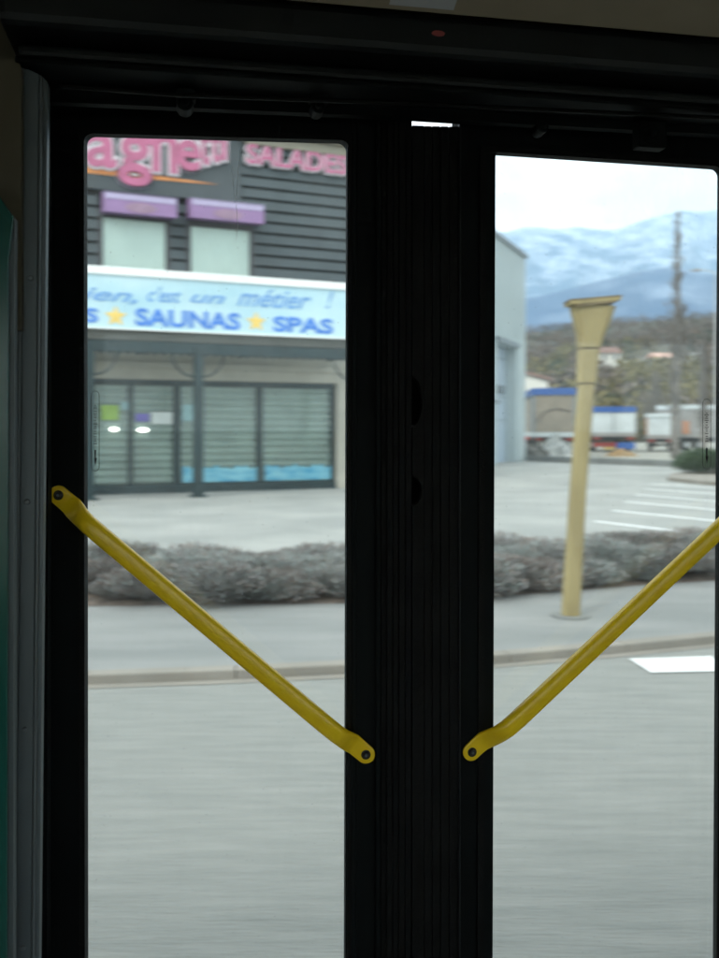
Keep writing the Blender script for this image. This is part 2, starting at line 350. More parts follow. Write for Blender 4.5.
for k in range(2600):
    px = rng.uniform(455, 800); D = HD0+2+(HD1-HD0)*rng.random()**1.25
    U = (px-CX)/F; hgt = rng.uniform(3.0, 6.5)
    if 586 < px < 700 and 235 < D < 312: continue
    z = hillz(px, D)
    gsel = fbm(U*9, D/60, 3, 1, 2.2)
    if D < 330: mi = 1 if gsel > -.12 else (3 if rng.random() < .6 else 0)
    else: mi = 0 if gsel > -.2 else 3
    if rng.random() < .07: mi = 2
    if D < 170 and rng.random() < .5: mi = 1
    clump(wb, (U*D, D, z+hgt*.5), hgt*.45, hgt*.55, 26 if D > 350 else 44, hgt*.13, mi, rng)
tag(wb.build('woodland', wm), 'brown and olive bare woodland covering the hillside behind the trucks', 'woodland', kind='stuff')
# houses on the hillside
def house(px0, px1, py0, py1, roof_py, D, wallm, roofm, label, group=None):
    f = Fr(D, .15); e = empty('house', label, 'house', group)
    s0, s1 = f.s(px0), f.s(px1); z0, z1 = f.z(px0, py1)-2, f.z(px0, py0); zr = f.z(px0, roof_py)
    b = MB(); f.box(b, s0, s1, z0, z1, -6, 0); b.build('wall', wallm, e)
    b = MB(); m = -3
    A = [f.pt(s0-.4, z1, .5), f.pt(s0-.4, zr, m), f.pt(s0-.4, z1, -6.5)]; Bq = [f.pt(s1+.4, z1, .5), f.pt(s1+.4, zr, m), f.pt(s1+.4, z1, -6.5)]
    b.prism(A, Bq); b.build('roof', roofm, e)
    n = max(2, int((s1-s0)/3))
    for k in range(n):
        c = s0+(s1-s0)*(k+.5)/n; b = MB(); f.box(b, c-.45, c+.45, z1-1.9, z1-.6, 0, .05); b.build('window', M['hwin'], e)
    return e
house(599, 621, 353, 364, 346, 268, M['hwall'], M['redroof'], 'white house with red brown roof, leftmost on the hillside')
house(626, 650, 359, 364, 357, 272, M['hwall'], M['conc'], 'long low white house with grey roof on the hillside')
house(656, 674, 357, 364, 352, 262, M['hwall'], M['hpink'], 'white hillside house with pinkish roof right of the long one')
house(690, 712, 356, 363, 352, 270, M['hwall'], M['conc'], 'small white hillside house with grey roof, rightmost of the houses')

# ------------------------------------------------------------------ dark clad shop building
G = Fr(27.5, .446)
def srect(f, px0, px1, py0, py1, off=0):   # rect (s0,s1,z0,z1) from pixel box taken at its left edge
    return f.s(px0, off), f.s(px1, off), f.z(px0, py1, off), f.z(px0, py0, off)
shop = empty('shop_building', 'dark slat clad shop building with white canopy and closed shutters', 'building')
sL, sR = G.s(-140), G.s(362); ztop = 11.6
zsh = G.z(200, 380.5)        # top of the shutter frames
zca = 5.0                    # level of the cladding's foot, behind the canopy sign
b = MB(); G.box(b, sL, sR, 0, ztop, -14, -.35); b.build('wall', M['cream'], shop)
# cladding backing and slats, leaving the upper windows open
wins = [(-12, 42, 209), (102.5, 165.5, 217), (190.5, 249.5, 226)]
wr = []
for a, c, t_ in wins:
    wr.append((G.s(a), G.s(c), G.z(a, t_ + 50), G.z(a, t_)))
zf0 = G.z(85, 186.5)         # foot of the flat fascia
sf = G.s(241)                # right end of the flat fascia
b = MB(); G.box(b, sL, sR, zca-.6, ztop, -.348, -.06); b.build('cladding_backing', M['gap'], shop)
b = MB(); z = zca-.3; pitch = .315
while z < ztop-.5:
    segs = []; cuts = sorted([(x0-.12, x1+.12) for x0, x1, za, zb in wr if z < zb+.25])
    cur = sL
    for x0, x1 in cuts: segs.append((cur, x0)); cur = x1
    segs.append((cur, sR))
    if z+pitch > zf0: segs = [(sf, sR)]
    for a, c in segs:
        if c-a > .05:
            b.hexa([G.pt(a, z+.07, .02), G.pt(c, z+.07, .02), G.pt(c, z+.07, -.058), G.pt(a, z+.07, -.058),
                    G.pt(a, z+pitch, -.02), G.pt(c, z+pitch, -.02), G.pt(c, z+pitch, -.058), G.pt(a, z+pitch, -.058)])
    z += pitch
b.build('slat_cladding', M['clad'], shop)
b = MB(); G.box(b, sL, sf-.02, zf0, ztop-.3, -.057, .05); G.box(b, sL, sf-.02, zf0-.05, zf0-.004, -.057, .10); b.build('fascia_panel', M['fascia'], shop)
zc = G.z(300, 152)
b = MB(); G.box(b, sL, sR+.15, zc+.28, zc+.66, -.2, .30); G.box(b, sf+.1, sR+.12, zc, zc+.277, -.2, .16); b.build('cornice', M['cornice'], shop, bevel=.02)
for i, (s0, s1, z0, z1) in enumerate(wr):
    fb = MB()
    G.box(fb, s0-.12, s0, zca, z1+.2, -.057, .035); G.box(fb, s1, s1+.12, zca, z1+.2, -.057, .035)
    G.box(fb, s0-.001, s1+.001, z1, z1+.2, -.055, .033)
    wo = fb.build('window', M['wframe'], shop)
    pb2 = MB(); G.box(pb2, s0+.002, s1-.002, zca, z1-.002, -.056, -.03); pb2.build('blind', M['blind'], wo)
    pb2 = MB(); G.box(pb2, s0+.002, s1-.002, zca, z1-.002, -.012, -.004); pb2.build('pane', M['sglass'], wo)
# purple awnings
for px0, px1, y0, y1 in [(-14, 42, 182, 204), (104, 177, 192, 211), (191, 264, 198.5, 217)]:
    s0, s1 = G.s(px0, .5), G.s(px1, .5); zt, zb = G.z(px0, y0, .5), G.z(px0, y1, .5)
    a = MB(); pr = [(.04, zt+.075), (.5, zt), (.5, zb), (.47, zb), (.47, zb+.03), (.04, zb+.03)]
    a.prism([G.pt(s0, z_, o) for o, z_ in pr], [G.pt(s1, z_, o) for o, z_ in pr])
    ao = a.build('awning', M['purple'], shop)
    a = MB(); a.prism([G.pt(s0-.01, zt+.012, .512), G.pt(s0-.01, zt+.087, .04), G.pt(s0-.01, zt+.10, .04), G.pt(s0-.01, zt+.03, .516)],
                      [G.pt(s1+.01, zt+.012, .512), G.pt(s1+.01, zt+.087, .04), G.pt(s1+.01, zt+.10, .04), G.pt(s1+.01, zt+.03, .516)]); a.build('top_cloth', M['lilac'], ao)
    a = MB(); G.box(a, s0+.02, s1-.02, zt-(zt-zb)*.30, zt-.004, .5005, .512); a.build('front_band', M['lilac'], ao)
    a = MB(); c = (s0+s1)/2; zc2 = zb+(zt-zb)*.34
    pts = [(c+.42*math.cos(k*.524), zc2+.13*math.sin(k*.524)) for k in range(12)]; G.poly(a, pts, .5, .512); a.build('badge', M['badge'], ao)
# ground floor: lintel, pier, glazing with shutters
zb0 = .06
b = MB(); zl1 = G.z(200, 353)
for k, (q0, q1, oo) in enumerate([(0, .40, .02), (.40, .62, .06), (.62, 1.9, 0)]):
    h = zl1-zsh; G.box(b, sL, sR, zsh+h*q0, zsh+h*q1 if q1 < 1 else zca-.1, -.345, oo-.04)
b.build('lintel', M['cream'], shop, bevel=.01)
b = MB(); s0, s1 = G.s(336.5), sR; G.box(b, s0, s1, 0, zsh-.002, -.345, .03); b.build('pier', M['cream'], shop)
b = MB(); G.box(b, sL, G.s(336.5)-.01, 0, zb0, -.345, .06); G.box(b, sL, G.s(336.5)-.003, zb0+.002, zb0+.16, -.345, -.02, 0); b.build('plinth', M['teal'], shop)
posts = [(-60,-54),(20,26),(84,90),(128.5,134.5),(174,182),(257.5,264.5),(332,336.5)]
pcs = [(G.s(a+.7), G.s(c-.7)) for a, c in posts]
for a, c in pcs:
    b = MB(); G.box(b, a, c, zb0+.162, zsh-.16, -.30, -.10); b.build('mullion', M['teal'], shop)
b = MB(); G.box(b, sL, G.s(336.5)-.003, zsh-.158, zsh-.003, -.30, -.08); b.build('top_rail', M['teal'], shop)
for (a0, a1), (c0, c1) in zip(pcs, pcs[1:]):
    b = MB(); z = zb0+.17; p_ = .195; vs = []
    prof = []
    while z < zsh-.16:
        for q in range(5): prof.append((z+p_*q/5, -.28+.075*math.sin(math.pi*q/5)))
        z += p_
    n = len(prof)
    vs = [G.pt(a1-.02, zz, o) for zz, o in prof]+[G.pt(c0+.02, zz, o) for zz, o in prof]
    vs += [G.pt(a1-.02, zz, o-.03) for zz, o in prof]+[G.pt(c0+.02, zz, o-.03) for zz, o in prof]
    b.add(vs, [(i, n+i, n+i+1, i+1) for i in range(n-1)]+[(2*n+i, 2*n+i+1, 3*n+i+1, 3*n+i) for i in range(n-1)])
    b.build('roller_shutter', M['shutter'], shop)
    b = MB(); G.box(b, a1+.002, c0-.002, zb0+.165, zsh-.162, -.16, -.15); g = b.build('pane', M['sglass'], shop)
def stick(name, m, px0, px1, y0, y1, off=-.145, **k):
    s0, s1, z0, z1 = srect(G, px0, px1, y0, y1, off); b = MB()
    G.box(b, s0, s1, z0, z1, off-.004, off+.004); return b.build(name, m, shop)
stick('green_sticker', M['green'], 101, 118.5, 405, 420); stick('violet_sticker', M['violet'], 135.5, 149, 413.5, 421.5)
stick('white_notice', M['white'], 151, 172, 412, 424); stick('pale_sticker', M['cyan'], 182.5, 194, 404.5, 421); stick('pale_sticker', M['cyan'], 121, 128, 402, 410)
for a, c in [(182.6, 257), (265, 331.5)]:
    s0, s1 = G.s(a, -.14), G.s(c, -.14); z0 = zb0+.2; b = MB(); N = 40
    top = [(s0+(s1-s0)*i/N, z0+.40+.035*math.sin(i*1.15)+.03*math.sin(i*.45)) for i in range(N+1)]
    G.poly(b, [(s0, z0), (s1, z0)]+top[::-1], -.146, -.138); b.build('wave_film', M['wave'], shop)
for px, py in [(114, 429.3), (143, 430)]:  # glowing discs added in place of bright reflections on the doors
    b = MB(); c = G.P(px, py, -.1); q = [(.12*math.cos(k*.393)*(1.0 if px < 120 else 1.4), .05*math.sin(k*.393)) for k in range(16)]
    ss, zz = G.sz(px, py, -.1); G.poly(b, [(ss+x*.75, zz+y) for x, y in q], -.135, -.10); b.build('lamp', M['lamp'], shop)  # 'lamp' is an added disc standing in for a door glint, no light fitting
# canopy
GS = Fr(27.5, .446); off = 1.95
zs0, zs1 = G.z(200, 331.5, off), G.z(200, 273, off)
cs0, cs1 = G.s(-140, off), G.s(372, off)
b = MB(); G.box(b, cs0, cs1-.1, zs1-.25, zs1-.15, .06, off-.1); b.build('canopy_roof', M['soffit'], shop)
b = MB(); G.box(b, cs0, cs1-.1, zs0-.28, zs0-.02, off-.14, off-.05); b.build('canopy_fascia', M['soffit'], shop)
b = MB(); zt = zs0-.285; nT = int((cs1-cs0)/.22)
G.box(b, cs0, cs1-.1, zt-.28, zt, off-.2, off-.08)
for i in range(nT):
    a = cs0+i*.22; G.poly(b, [(a+.01, zt-.28), (a+.11, zt-.36), (a+.21, zt-.28)], off-.15, off-.12)
b.build('canopy_beam', M['teal'], shop)
for px, yb in [(89, 499), (198, 497.5), (-30, 503), (356, 493)]:
    s0 = G.s(px, off-.14); b = MB(); G.box(b, s0-.11, s0+.11, 0, zt-.1, off-.27, off-.01); G.box(b, s0-.2, s0+.2, 0, .05, off-.34, off+.06)
    b.build('column', M['teal'], shop, bevel=.01)
    b = MB()
    for sg in (-1, 1):
        pts = [G.pt(s0+sg*(.12+.55*math.sin(k/6*1.57)), zt-.85+.6*(1-math.cos(k/6*1.57)), off-.14) for k in range(7)]
        b.tube(pts, .028, 6)
    b.build('column_brace', M['teal'], shop)
for s_ in [G.s(p) for p in (-40, 60, 140, 240, 330)]:
    b = MB(); G.box(b, s_-.05, s_+.05, zt-.2, zt-.05, -.03, off-.2); b.build('canopy_joist', M['teal'], shop)
# ---- signs on it
def text_mesh(s, size, extrude, offset_=0.0, shear=0.0, space=1.0):
    cu = bpy.data.curves.new('t', 'FONT'); cu.body = s; cu.size = size; cu.extrude = extrude; cu.offset = offset_; cu.shear = shear; cu.space_character = space
    cu.resolution_u = 4
    o = bpy.data.objects.new('t', cu); C.objects.link(o); dg = bpy.context.evaluated_depsgraph_get(); dg.update()
    me = bpy.data.meshes.new_from_object(o.evaluated_get(dg)); bpy.data.objects.remove(o); return me
def put_text(name, s, f, s0, s1, z0, z1, off, m, parent, depth=.03, offset_=0, shear=0, slope=0, pad=0):
    me = text_mesh(s, 1, .5, offset_, shear)
    xs = [v.co.x for v in me.vertices]; ys = [v.co.y for v in me.vertices]; x0, x1, y0, y1 = min(xs), max(xs), min(ys), max(ys)
    for v in me.vertices:
        a = (v.co.x-x0)/(x1-x0); h = (v.co.y-y0)/(y1-y0); o = off+(depth if v.co.z > 0 else 0)
        v.co = f.pt((s0-pad)+(s1-s0+2*pad)*a, (z0-pad)+(z1-z0+2*pad)*h+slope*a, o)
    me.materials.clear(); me.materials.append(m)
    ob = bpy.data.objects.new(name, me); C.objects.link(ob); ob.parent = parent; return ob
sign = empty('canopy_sign', 'long pale blue sign reading SAUNAS and SPAS above the canopy', 'sign')
b = MB(); G.box(b, cs0, cs1, zs0, zs1-.2, off-.045, off); b.build('panel', M['signw'], sign)
b = MB(); G.box(b, cs0-.02, cs1+.02, zs1-.198, zs1, off-.06, off+.05); b.build('top_edge', M['signcap'], sign, bevel=.015)
b = MB(); G.box(b, cs0-.02, cs1+.02, zs0-.035, zs0-.002, off-.05, off+.03); b.build('bottom_edge', M['signcap'], sign)
def zrow(px, py): return G.z(px, py, off)
for t, px0, px1, y0, y1 in [('S', 84, 98, 307, 322.5), ('SAUNAS', 135, 240, 309, 328), ('SPAS', 273, 333, 316, 333)]:
    zb_, zt_ = zrow((px0+px1)/2, (y1+ (y1 if len(t) == 1 else y1))/2), zrow((px0+px1)/2, y0+(1 if len(t) == 1 else 1.5))
    put_text('lettering', t, G, G.s(px0, off), G.s(px1, off), zb_, zt_, off+.002, M['blue'], sign, .012, offset_=.035)
for t, px0, px1, y0, y1 in [('bien,', 60, 137, 287, 303), ("c'est", 147, 181, 287, 302.5), ('un', 190, 225, 295, 303.5), ('métier', 237, 311, 290, 308), ('!', 326, 333, 291, 309)]:
    m_ = (px0+px1)/2
    put_text('script_lettering', t, G, G.s(px0, off), G.s(px1, off), zrow(m_, y1), zrow(m_, y0), off+.002, M['blue2'], sign, .01, offset_=.014, shear=.4)
for px, py in [(115.5, 316.5), (256, 322)]:
    ss, zz = G.sz(px, py, off); b = MB()
    G.poly(b, [(ss+(.27 if k % 2 == 0 else .12)*math.cos(math.pi/2+k*math.pi/5), zz+(.27 if k % 2 == 0 else .12)*math.sin(math.pi/2+k*math.pi/5)) for k in range(10)], off+.002, off+.014)
    b.build('star', M['star'], sign)
big = empty('restaurant_sign', 'big pink raised letters with white edges and orange stripe on the dark fascia', 'sign')
for ch, px0, px1, yt, yb in [('S', 12, 46, 96, 158), ('p', 50, 80, 118, 180), ('a', 85, 117, 130, 165.5), ('g', 118, 152, 133, 184), ('h', 152, 178, 112, 171),
                             ('e', 176, 201, 138, 169), ('t', 200, 210, 126, 164.5), ('t', 211, 220, 128, 162), ('i', 221, 227, 132, 159.5)]:
    args = (ch, G, G.s(px0, .2), G.s(px1, .2), G.z(px0, yb, .2), G.z(px0, yt, .2))
    put_text('letter_edge', *args, .052, M['lwhite'], big, .12, offset_=.055, pad=.05)
    put_text('letter', *args, .174, M['pink'], big, .03, offset_=.022)
ss, zz = G.sz(60, 166, .06); b = MB(); s9, z9 = G.sz(218, 184.5, .06); s5, z5 = G.sz(140, 174, .06)
G.poly(b, [(ss, zz-.10), (s5, z5-.12), (s9, z9), (s5, z5+.02), (ss, zz+.06)], .053, .07); b.build('stripe', M['orange'], big)
sal = empty('salads_sign', 'pink raised letters reading SALADES below the beige cornice', 'sign')
a_ = ('SALADES', G, G.s(246.5, .1), G.s(347, .1), G.z(296, 169.5, .1), G.z(296, 149.5, .1))
put_text('letter_edge', *a_, .025, M['lwhite'], sal, .09, offset_=.06, pad=.04)
put_text('lettering', *a_, .118, M['pink'], sal, .03, offset_=.02)

# ------------------------------------------------------------------ pale warehouse on the right
W = Fr(29.9, 2.33)
wh = empty('warehouse', 'tall pale grey metal warehouse with large blue grey door', 'building')
w0, w1 = W.s(430), W.s(525.5); wz = W.z(525.5, 258.5)
b = MB()
dz1 = W.z(510, 346); d0, d1 = W.s(496.5), W.s(517)
W.box(b, w0, d0, 0, wz, -18, 0); W.box(b, d1, w1, 0, wz, -18, 0); W.box(b, d0, d1, dz1, wz, -18, 0); W.box(b, d0, d1, 0, dz1, -18, -.75)
b.build('wall', M['ware'], wh)
b = MB(); n = int((w1-w0)/.5)
for i in range(n):
    a = w0+i*.5+.1
    if d0-.2 < a < d1+.05: W.box(b, a, a+.06, dz1+.3, wz-.02, .001, .03)
    else: W.box(b, a, a+.06, .3, wz-.02, .001, .03)
b.build('sheet_ribs', M['ware'], wh)
b = MB(); W.box(b, w0-.1, w1+.12, wz, wz+.22, -18, .12); b.build('roof_edge', M['waretrim'], wh)
b = MB(); W.box(b, d0+.02, d1-.02, 0, dz1-.01, -.74, -.60); do = b.build('door', M['waredoor'], wh)
for z in (2.2, 3.4, 5.4):
    b = MB(); W.box(b, d0+.05, d1-.05, z, z+.05, -.598, -.57); b.build('door_seam', M['waretrim'], do)
b = MB(); W.box(b, d0+.5, d1-.5, W.z(505, 393), W.z(505, 384), -.598, -.56); b.build('door_window', M['wareglass'], do)
b = MB(); W.box(b, d0-.15, d1+.15, dz1+.002, dz1+.25, .032, .16); b.build('door_hood', M['waretrim'], wh)
b = MB(); W.box(b, W.s(487), W.s(495), W.z(491, 403), W.z(491, 400), .031, .3); b.build('wall_bracket', M['waretrim'], wh)
# ------------------------------------------------------------------ shed with red roof edge
S = Fr(88, -.2)
sh = empty('white_shed', 'white gabled shed with red roof edge and red lower wall beside the warehouse', 'shed')
s0, s1 = S.s(500), S.s(548); zr0, zr1, zm = S.z(525, 374), S.z(548, 381), S.z(530, 402)
b = MB(); S.poly(b, [(s0, zm), (s1, zm), (s1, zr1), (S.s(525), zr0), (s0, zr0-.2)], -10, 0); b.build('wall', M['hwall'], sh)
b = MB(); S.box(b, s0, s1-1, 0, zm-.004, -10, -.03); b.build('lower_wall', M['redwall'], sh)
b = MB(); S.poly(b, [(S.s(524), zr0+.01), (s1+.3, zr1+.01), (s1+.3, zr1+.3), (S.s(524), zr0+.3)], -10, .3); b.build('roof_edge', M['redroof'], sh)

# ------------------------------------------------------------------ trucks
def wheel(parent, f, s, off, r=.5):
    b = MB(); c0 = f.pt(s-.14, r, off); c1 = f.pt(s+.14, r, off); b.tube([c0, c1], r, 20); o = b.build('wheel', M['tyre'], parent)
    b = MB(); b.tube([f.pt(s-.17, r, off), f.pt(s+.17, r, off)], r*.5, 12); b.build('rim', M['galv'], o); return o
def trailer(f, s0, s1, zb, zt, L, body, cap, post, label, capz=.45, extras=None):
    e = empty('truck_trailer', label, 'truck')
    b = MB(); f.box(b, s0+.12, s1-.12, zb, zt-capz, -L, -.06); b.build('body', body, e)
    b = MB(); f.box(b, s0-.02, s1+.02, zt-capz+.003, zt, -L, .03); b.build('top_rail', cap, e)
    for a, c in ((s0, s0+.117), (s1-.117, s1)):
        b = MB(); f.box(b, a, c, zb, zt-capz, -.3, .02); b.build('corner_post', post, e)
    b = MB(); f.box(b, s0, s1, zb-.3, zb-.003, -L, .04); b.build('sill', M['twhite'] if body is M['tarp'] else M['tgrey'], e)
    b = MB(); f.box(b, s0+.5, s1-.5, zb-.55, zb-.303, -L+.2, -.1); f.box(b, s0+.1, s1-.1, .45, .6, -.5, -.4); f.box(b, s0+.6, s0+.7, .6, zb-.55, -.5, -.4); f.box(b, s1-.7, s1-.6, .6, zb-.55, -.5, -.4); b.build('chassis', M['dark'], e)
    for oo in (-1.6, -2.9, -L+1.2):
        for a in (s0+.35, s1-.35): wheel(e, f, a, oo)
    for a in (s0+.15, s1-.65):
        b = MB(); f.box(b, a, a+.5, zb-.55, zb-.35, -.35, .0); b.build('tail_light', M['tred'], e)
    return e
T1 = Fr(62, -.1); t1 = trailer(T1, T1.s(532.5), T1.s(576), 1.55, T1.z(545, 388), 9, M['tarp'], M['tblue'], M['tpost'], 'tan tarpaulin trailer with blue top rail beside the shed')
b = MB(); c = (T1.s(532.5)+T1.s(576))/2
b.tube([T1.pt(c-1.1, 2.2, -.04), T1.pt(c-.6, 2.9, -.03), T1.pt(c+.2, 3.1, -.03), T1.pt(c+1.1, 2.9, -.04)], .03, 6); b.build('strap', M['dark'], t1)
T2 = Fr(74, -.12); t2s0, t2s1 = T2.s(592), T2.s(636)
t2 = trailer(T2, t2s0, t2s1, T2.z(614, 432.5), T2.z(614, 406.5), 8, M['twhite'], M['tblue'], M['twhite'], 'white box trailer with blue top rail and red tail lights')
b = MB(); c = (t2s0+t2s1)/2; T2.box(b, c-.03, c+.03, T2.z(614, 432), T2.z(614, 411), -.055, -.02); b.build('door_gap', M['dark'], t2)
b = MB(); T2.box(b, t2s0+.1, c+.2, T2.z(614, 447), T2.z(614, 442.5), -.3, .02); b.build('rear_band', M['tred'], t2)
b = MB(); T2.box(b, t2s0+.9, t2s0+1.7, T2.z(614, 449.5), T2.z(614, 447.3), -.3, .03); b.build('number_plate', M['tyel'], t2)
b = MB(); T2.box(b, c+.25, t2s1-.05, T2.z(614, 449), T2.z(614, 442.5), -.3, .02); b.build('rear_box', M['tblue'], t2)
T3 = Fr(80, -.3); t3s0, t3s1 = T3.s(646), T3.s(676)
t3 = trailer(T3, t3s0, t3s1, T3.z(660, 435), T3.z(660, 413.5), 5, M['twhite'], M['twhite'], M['torange'], 'small white lorry with orange corner left of the bare tree', capz=.3)
T4 = Fr(66, .35); t4s0, t4s1 = T4.s(677), T4.s(780)
t4 = empty('side_tipper', 'long grey trailer with white top edge and orange panel behind the round bush', 'truck')
za, zb_ = T4.z(700, 437.5), T4.z(700, 405)
b = MB(); T4.box(b, t4s0, t4s1, za, zb_-.35, -2.5, 0); b.build('body', M['tgrey'], t4)
b = MB(); T4.box(b, t4s0-.05, t4s1+.05, zb_-.347, zb_, -2.55, .05); b.build('top_rail', M['twhite'], t4)
b = MB()
for i in range(8): a = t4s0+.2+i*1.1; T4.box(b, a, a+.1, za+.02, zb_-.36, .001, .09)
b.build('side_rib', M['tgrey'], t4)
b = MB(); T4.box(b, T4.s(682), T4.s(688.5), T4.z(685, 434), T4.z(685, 421), .092, .12); b.build('orange_panel', M['torange'], t4)
b = MB(); T4.box(b, t4s0+.3, t4s1, za-.35, za-.003, -2.2, -.3); b.build('chassis', M['dark'], t4)
for a in (t4s0+1.0, t4s0+2.3, t4s1-1.5):
    b = MB(); b.tube([T4.pt(a, .5, -.35), T4.pt(a, .5, -.05)], .5, 20); o = b.build('wheel', M['tyre'], t4)
    b = MB(); b.tube([T4.pt(a, .5, -.06), T4.pt(a, .5, -.02)], .25, 12); b.build('rim', M['galv'], o)
# ------------------------------------------------------------------ heaps
def heap(name, m, px, py, wpx, hpx, label, seed, depth=3.0):
    c = gp(px, py); sc_ = c.y/F; rx = wpx*sc_/2; h = hpx*sc_; N = 28; vs = []
    for j in range(10):
        q = j/9
        for i in range(N):
            th = 2*math.pi*i/N; k = 1+.25*noise.noise(Vector((math.cos(th)*1.5+seed, math.sin(th)*1.5, q*2)))
            rr = (1-q)**.8*k; vs.append((c.x+rx*rr*math.cos(th), c.y+depth/2*rr*math.sin(th)+depth/2, h*(q**.9)*(1+.18*noise.noise(Vector((i*.7+seed, q*5, 1))))-.1))
    b = MB(); b.add(vs, [(j*N+i, j*N+(i+1) % N, (j+1)*N+(i+1) % N, (j+1)*N+i) for j in range(9) for i in range(N)]+[tuple(range(9*N, 10*N))])
    rg = random.Random(seed)
    for _ in range(120):
        p = Vector(vs[rg.randrange(len(vs))]); r = rg.uniform(.05, .18)
        b.hexa([p+Vector((x*r*rg.uniform(.6,1), y*r*rg.uniform(.6,1), z*r*rg.uniform(.6,1))) for z in (-1,1) for x, y in ((-1,-1),(1,-1),(1,1),(-1,1))])
    return tag(b.build(name, m), label, 'heap')
heap('rubble_heap', M['rubd'], 538, 459, 40, 17, 'dark rubble heap against the warehouse corner', 1)
heap('rubble_heap', M['rubw'], 561, 457.5, 46, 21, 'whitish rubble heap in front of the tan trailer', 2)
heap('sand_heap', M['sand'], 625, 456.5, 30, 7, 'small orange sand heap below the white trailer', 4, 2)
LW = [gp(526, 461.2), gp(600, 464), gp(690, 467.5), gp(760, 470.5)]
b = MB()
for a, c in zip(LW, LW[1:]):
    q = Vector((.05, .3, 0)); z = Vector((0, 0, .30)); b.hexa([a, c, c+q, a+q, a+z, c+z, c+q+z, a+q+z])
tag(b.build('low_wall', M['conc'], bevel=.01), 'low grey concrete wall along the far edge of the car park', 'wall')

# ------------------------------------------------------------------ kerbed island with green bush
isl = [gp(668, 481), gp(700, 484.5), gp(740, 488), gp(800, 480), gp(780, 472), gp(700, 473), gp(672, 477)]
b = MB(); b.prism([p+Vector((0,0,-.01)) for p in isl], [p+Vector((0,0,.13)) for p in isl]); structure(b.build('traffic_island', M['kerb'], bevel=.02))
def shrub_mesh(rx, rz, n, size, seed, mats, wts, twigs=30):
    rg = random.Random(seed); b = MB()
    for _ in range(twigs):
        th = rg.uniform(0, 6.28); k = rg.uniform(.3, .95); tip = Vector((rx*k*math.cos(th), rx*k*math.sin(th), rz*rg.uniform(.8, 1.9)*(1.05-k*.4)))
        b.tube([(0, 0, 0), tip*.5+Vector((0, 0, .05)), tip], [.012, .008, .003], 4, len(mats)-1)
    lob = [(rg.uniform(-.55,.55)*rx, rg.uniform(-.55,.55)*rx, rz*rg.uniform(.6,1.15), rg.uniform(.45,.75)) for _ in range(9)]
    for _ in range(n):
        lx, ly, lz, lr = rg.choice(lob); th = rg.uniform(0, 6.283); cz = rg.uniform(-1, 1); q = math.sqrt(1-cz*cz); rr = rg.random()**.35*lr
        p = Vector((lx+rx*rr*q*math.cos(th), ly+rx*rr*q*math.sin(th), max(.02, lz+rz*rr*cz)))
        up = (Vector((p.x, p.y, (p.z-rz*.3)*1.2)).normalized()+Vector((rg.uniform(-.6,.6), rg.uniform(-.6,.6), rg.uniform(-.1,.8)))).normalized()
        d = up*size*rg.uniform(.6, 1.5); sd_ = up.cross(Vector((rg.uniform(-1,1), rg.uniform(-1,1), rg.uniform(-1,1)))).normalized()*size*.16
        b.add([p-sd_, p+sd_, p+d+sd_*.4, p+d-sd_*.4], [(0,1,2,3)], rg.choices(range(len(wts)), wts)[0])
    return b
gm = [M['leafg'], mat('bush_green_light', (.07,.12,.05), .7, var=.2), M['bark']]
gb = shrub_mesh(1.25, .5, 6000, .09, 5, gm, [3, 1]).build('round_bush', gm); gb.location = gp(712, 476.5); gb.location.z = .12
tag(gb, 'rounded dark green bush on the kerbed island', 'bush')
g2 = gb.copy(); C.objects.link(g2); g2.location = gp(697, 475.5); g2.location.z = .12; g2.scale = (.7, .7, .65); g2['label'] = 'smaller green bush at the left tip of the kerbed island'

# ------------------------------------------------------------------ grey lavender-like shrubs in the bed
lm = [mat('shrub_grey_green', (.25,.285,.27), .9, var=.2, scale=3), mat('shrub_mauve_grey', (.27,.26,.262), .9, var=.2, scale=3),
      mat('shrub_brown', (.19,.155,.135), .9, var=.25, scale=3), mat('shrub_pale', (.32,.34,.33), .9, var=.1), mat('shrub_twig', (.12,.09,.08), .9, var=.2)]
protos = [shrub_mesh(.52, .25, 7500, .05, 20+k, lm, [[5,3,2,1.3],[3,4,3,1],[5,2,1,2],[2,3,5,.7]][k], 40).build('shrub', lm) for k in range(4)]
rg = random.Random(11); line = [p for p in resample(bedline, .36) if -9.5 < p.x < 13]
placed = 0; used = set()
for row, dd in enumerate((.34, .8, 1.35)):
    for i, p in enumerate(offset(line, dd)):
        k = rg.randrange(4)
        o = protos[k] if k not in used else protos[k].copy()
        if k in used: C.objects.link(o)
        used.add(k)
        ux = (p.x/p.y)*F+CX
        s = rg.uniform(.70, 1.04)*(1.0+.08*row)
        if ux < 115: s *= .72
        if 545 < ux < 600: s *= .95
        o.location = (p.x+rg.uniform(-.1,.1), p.y+rg.uniform(-.1,.1), KZ+.01); o.rotation_euler.z = rg.uniform(0, 6.28); o.scale = (s, s, s*rg.uniform(.66, .86))
        tag(o, 'low grey mauve shrub in the planting bed between pavement and car park', 'shrub', 'shrubs in the planting bed')

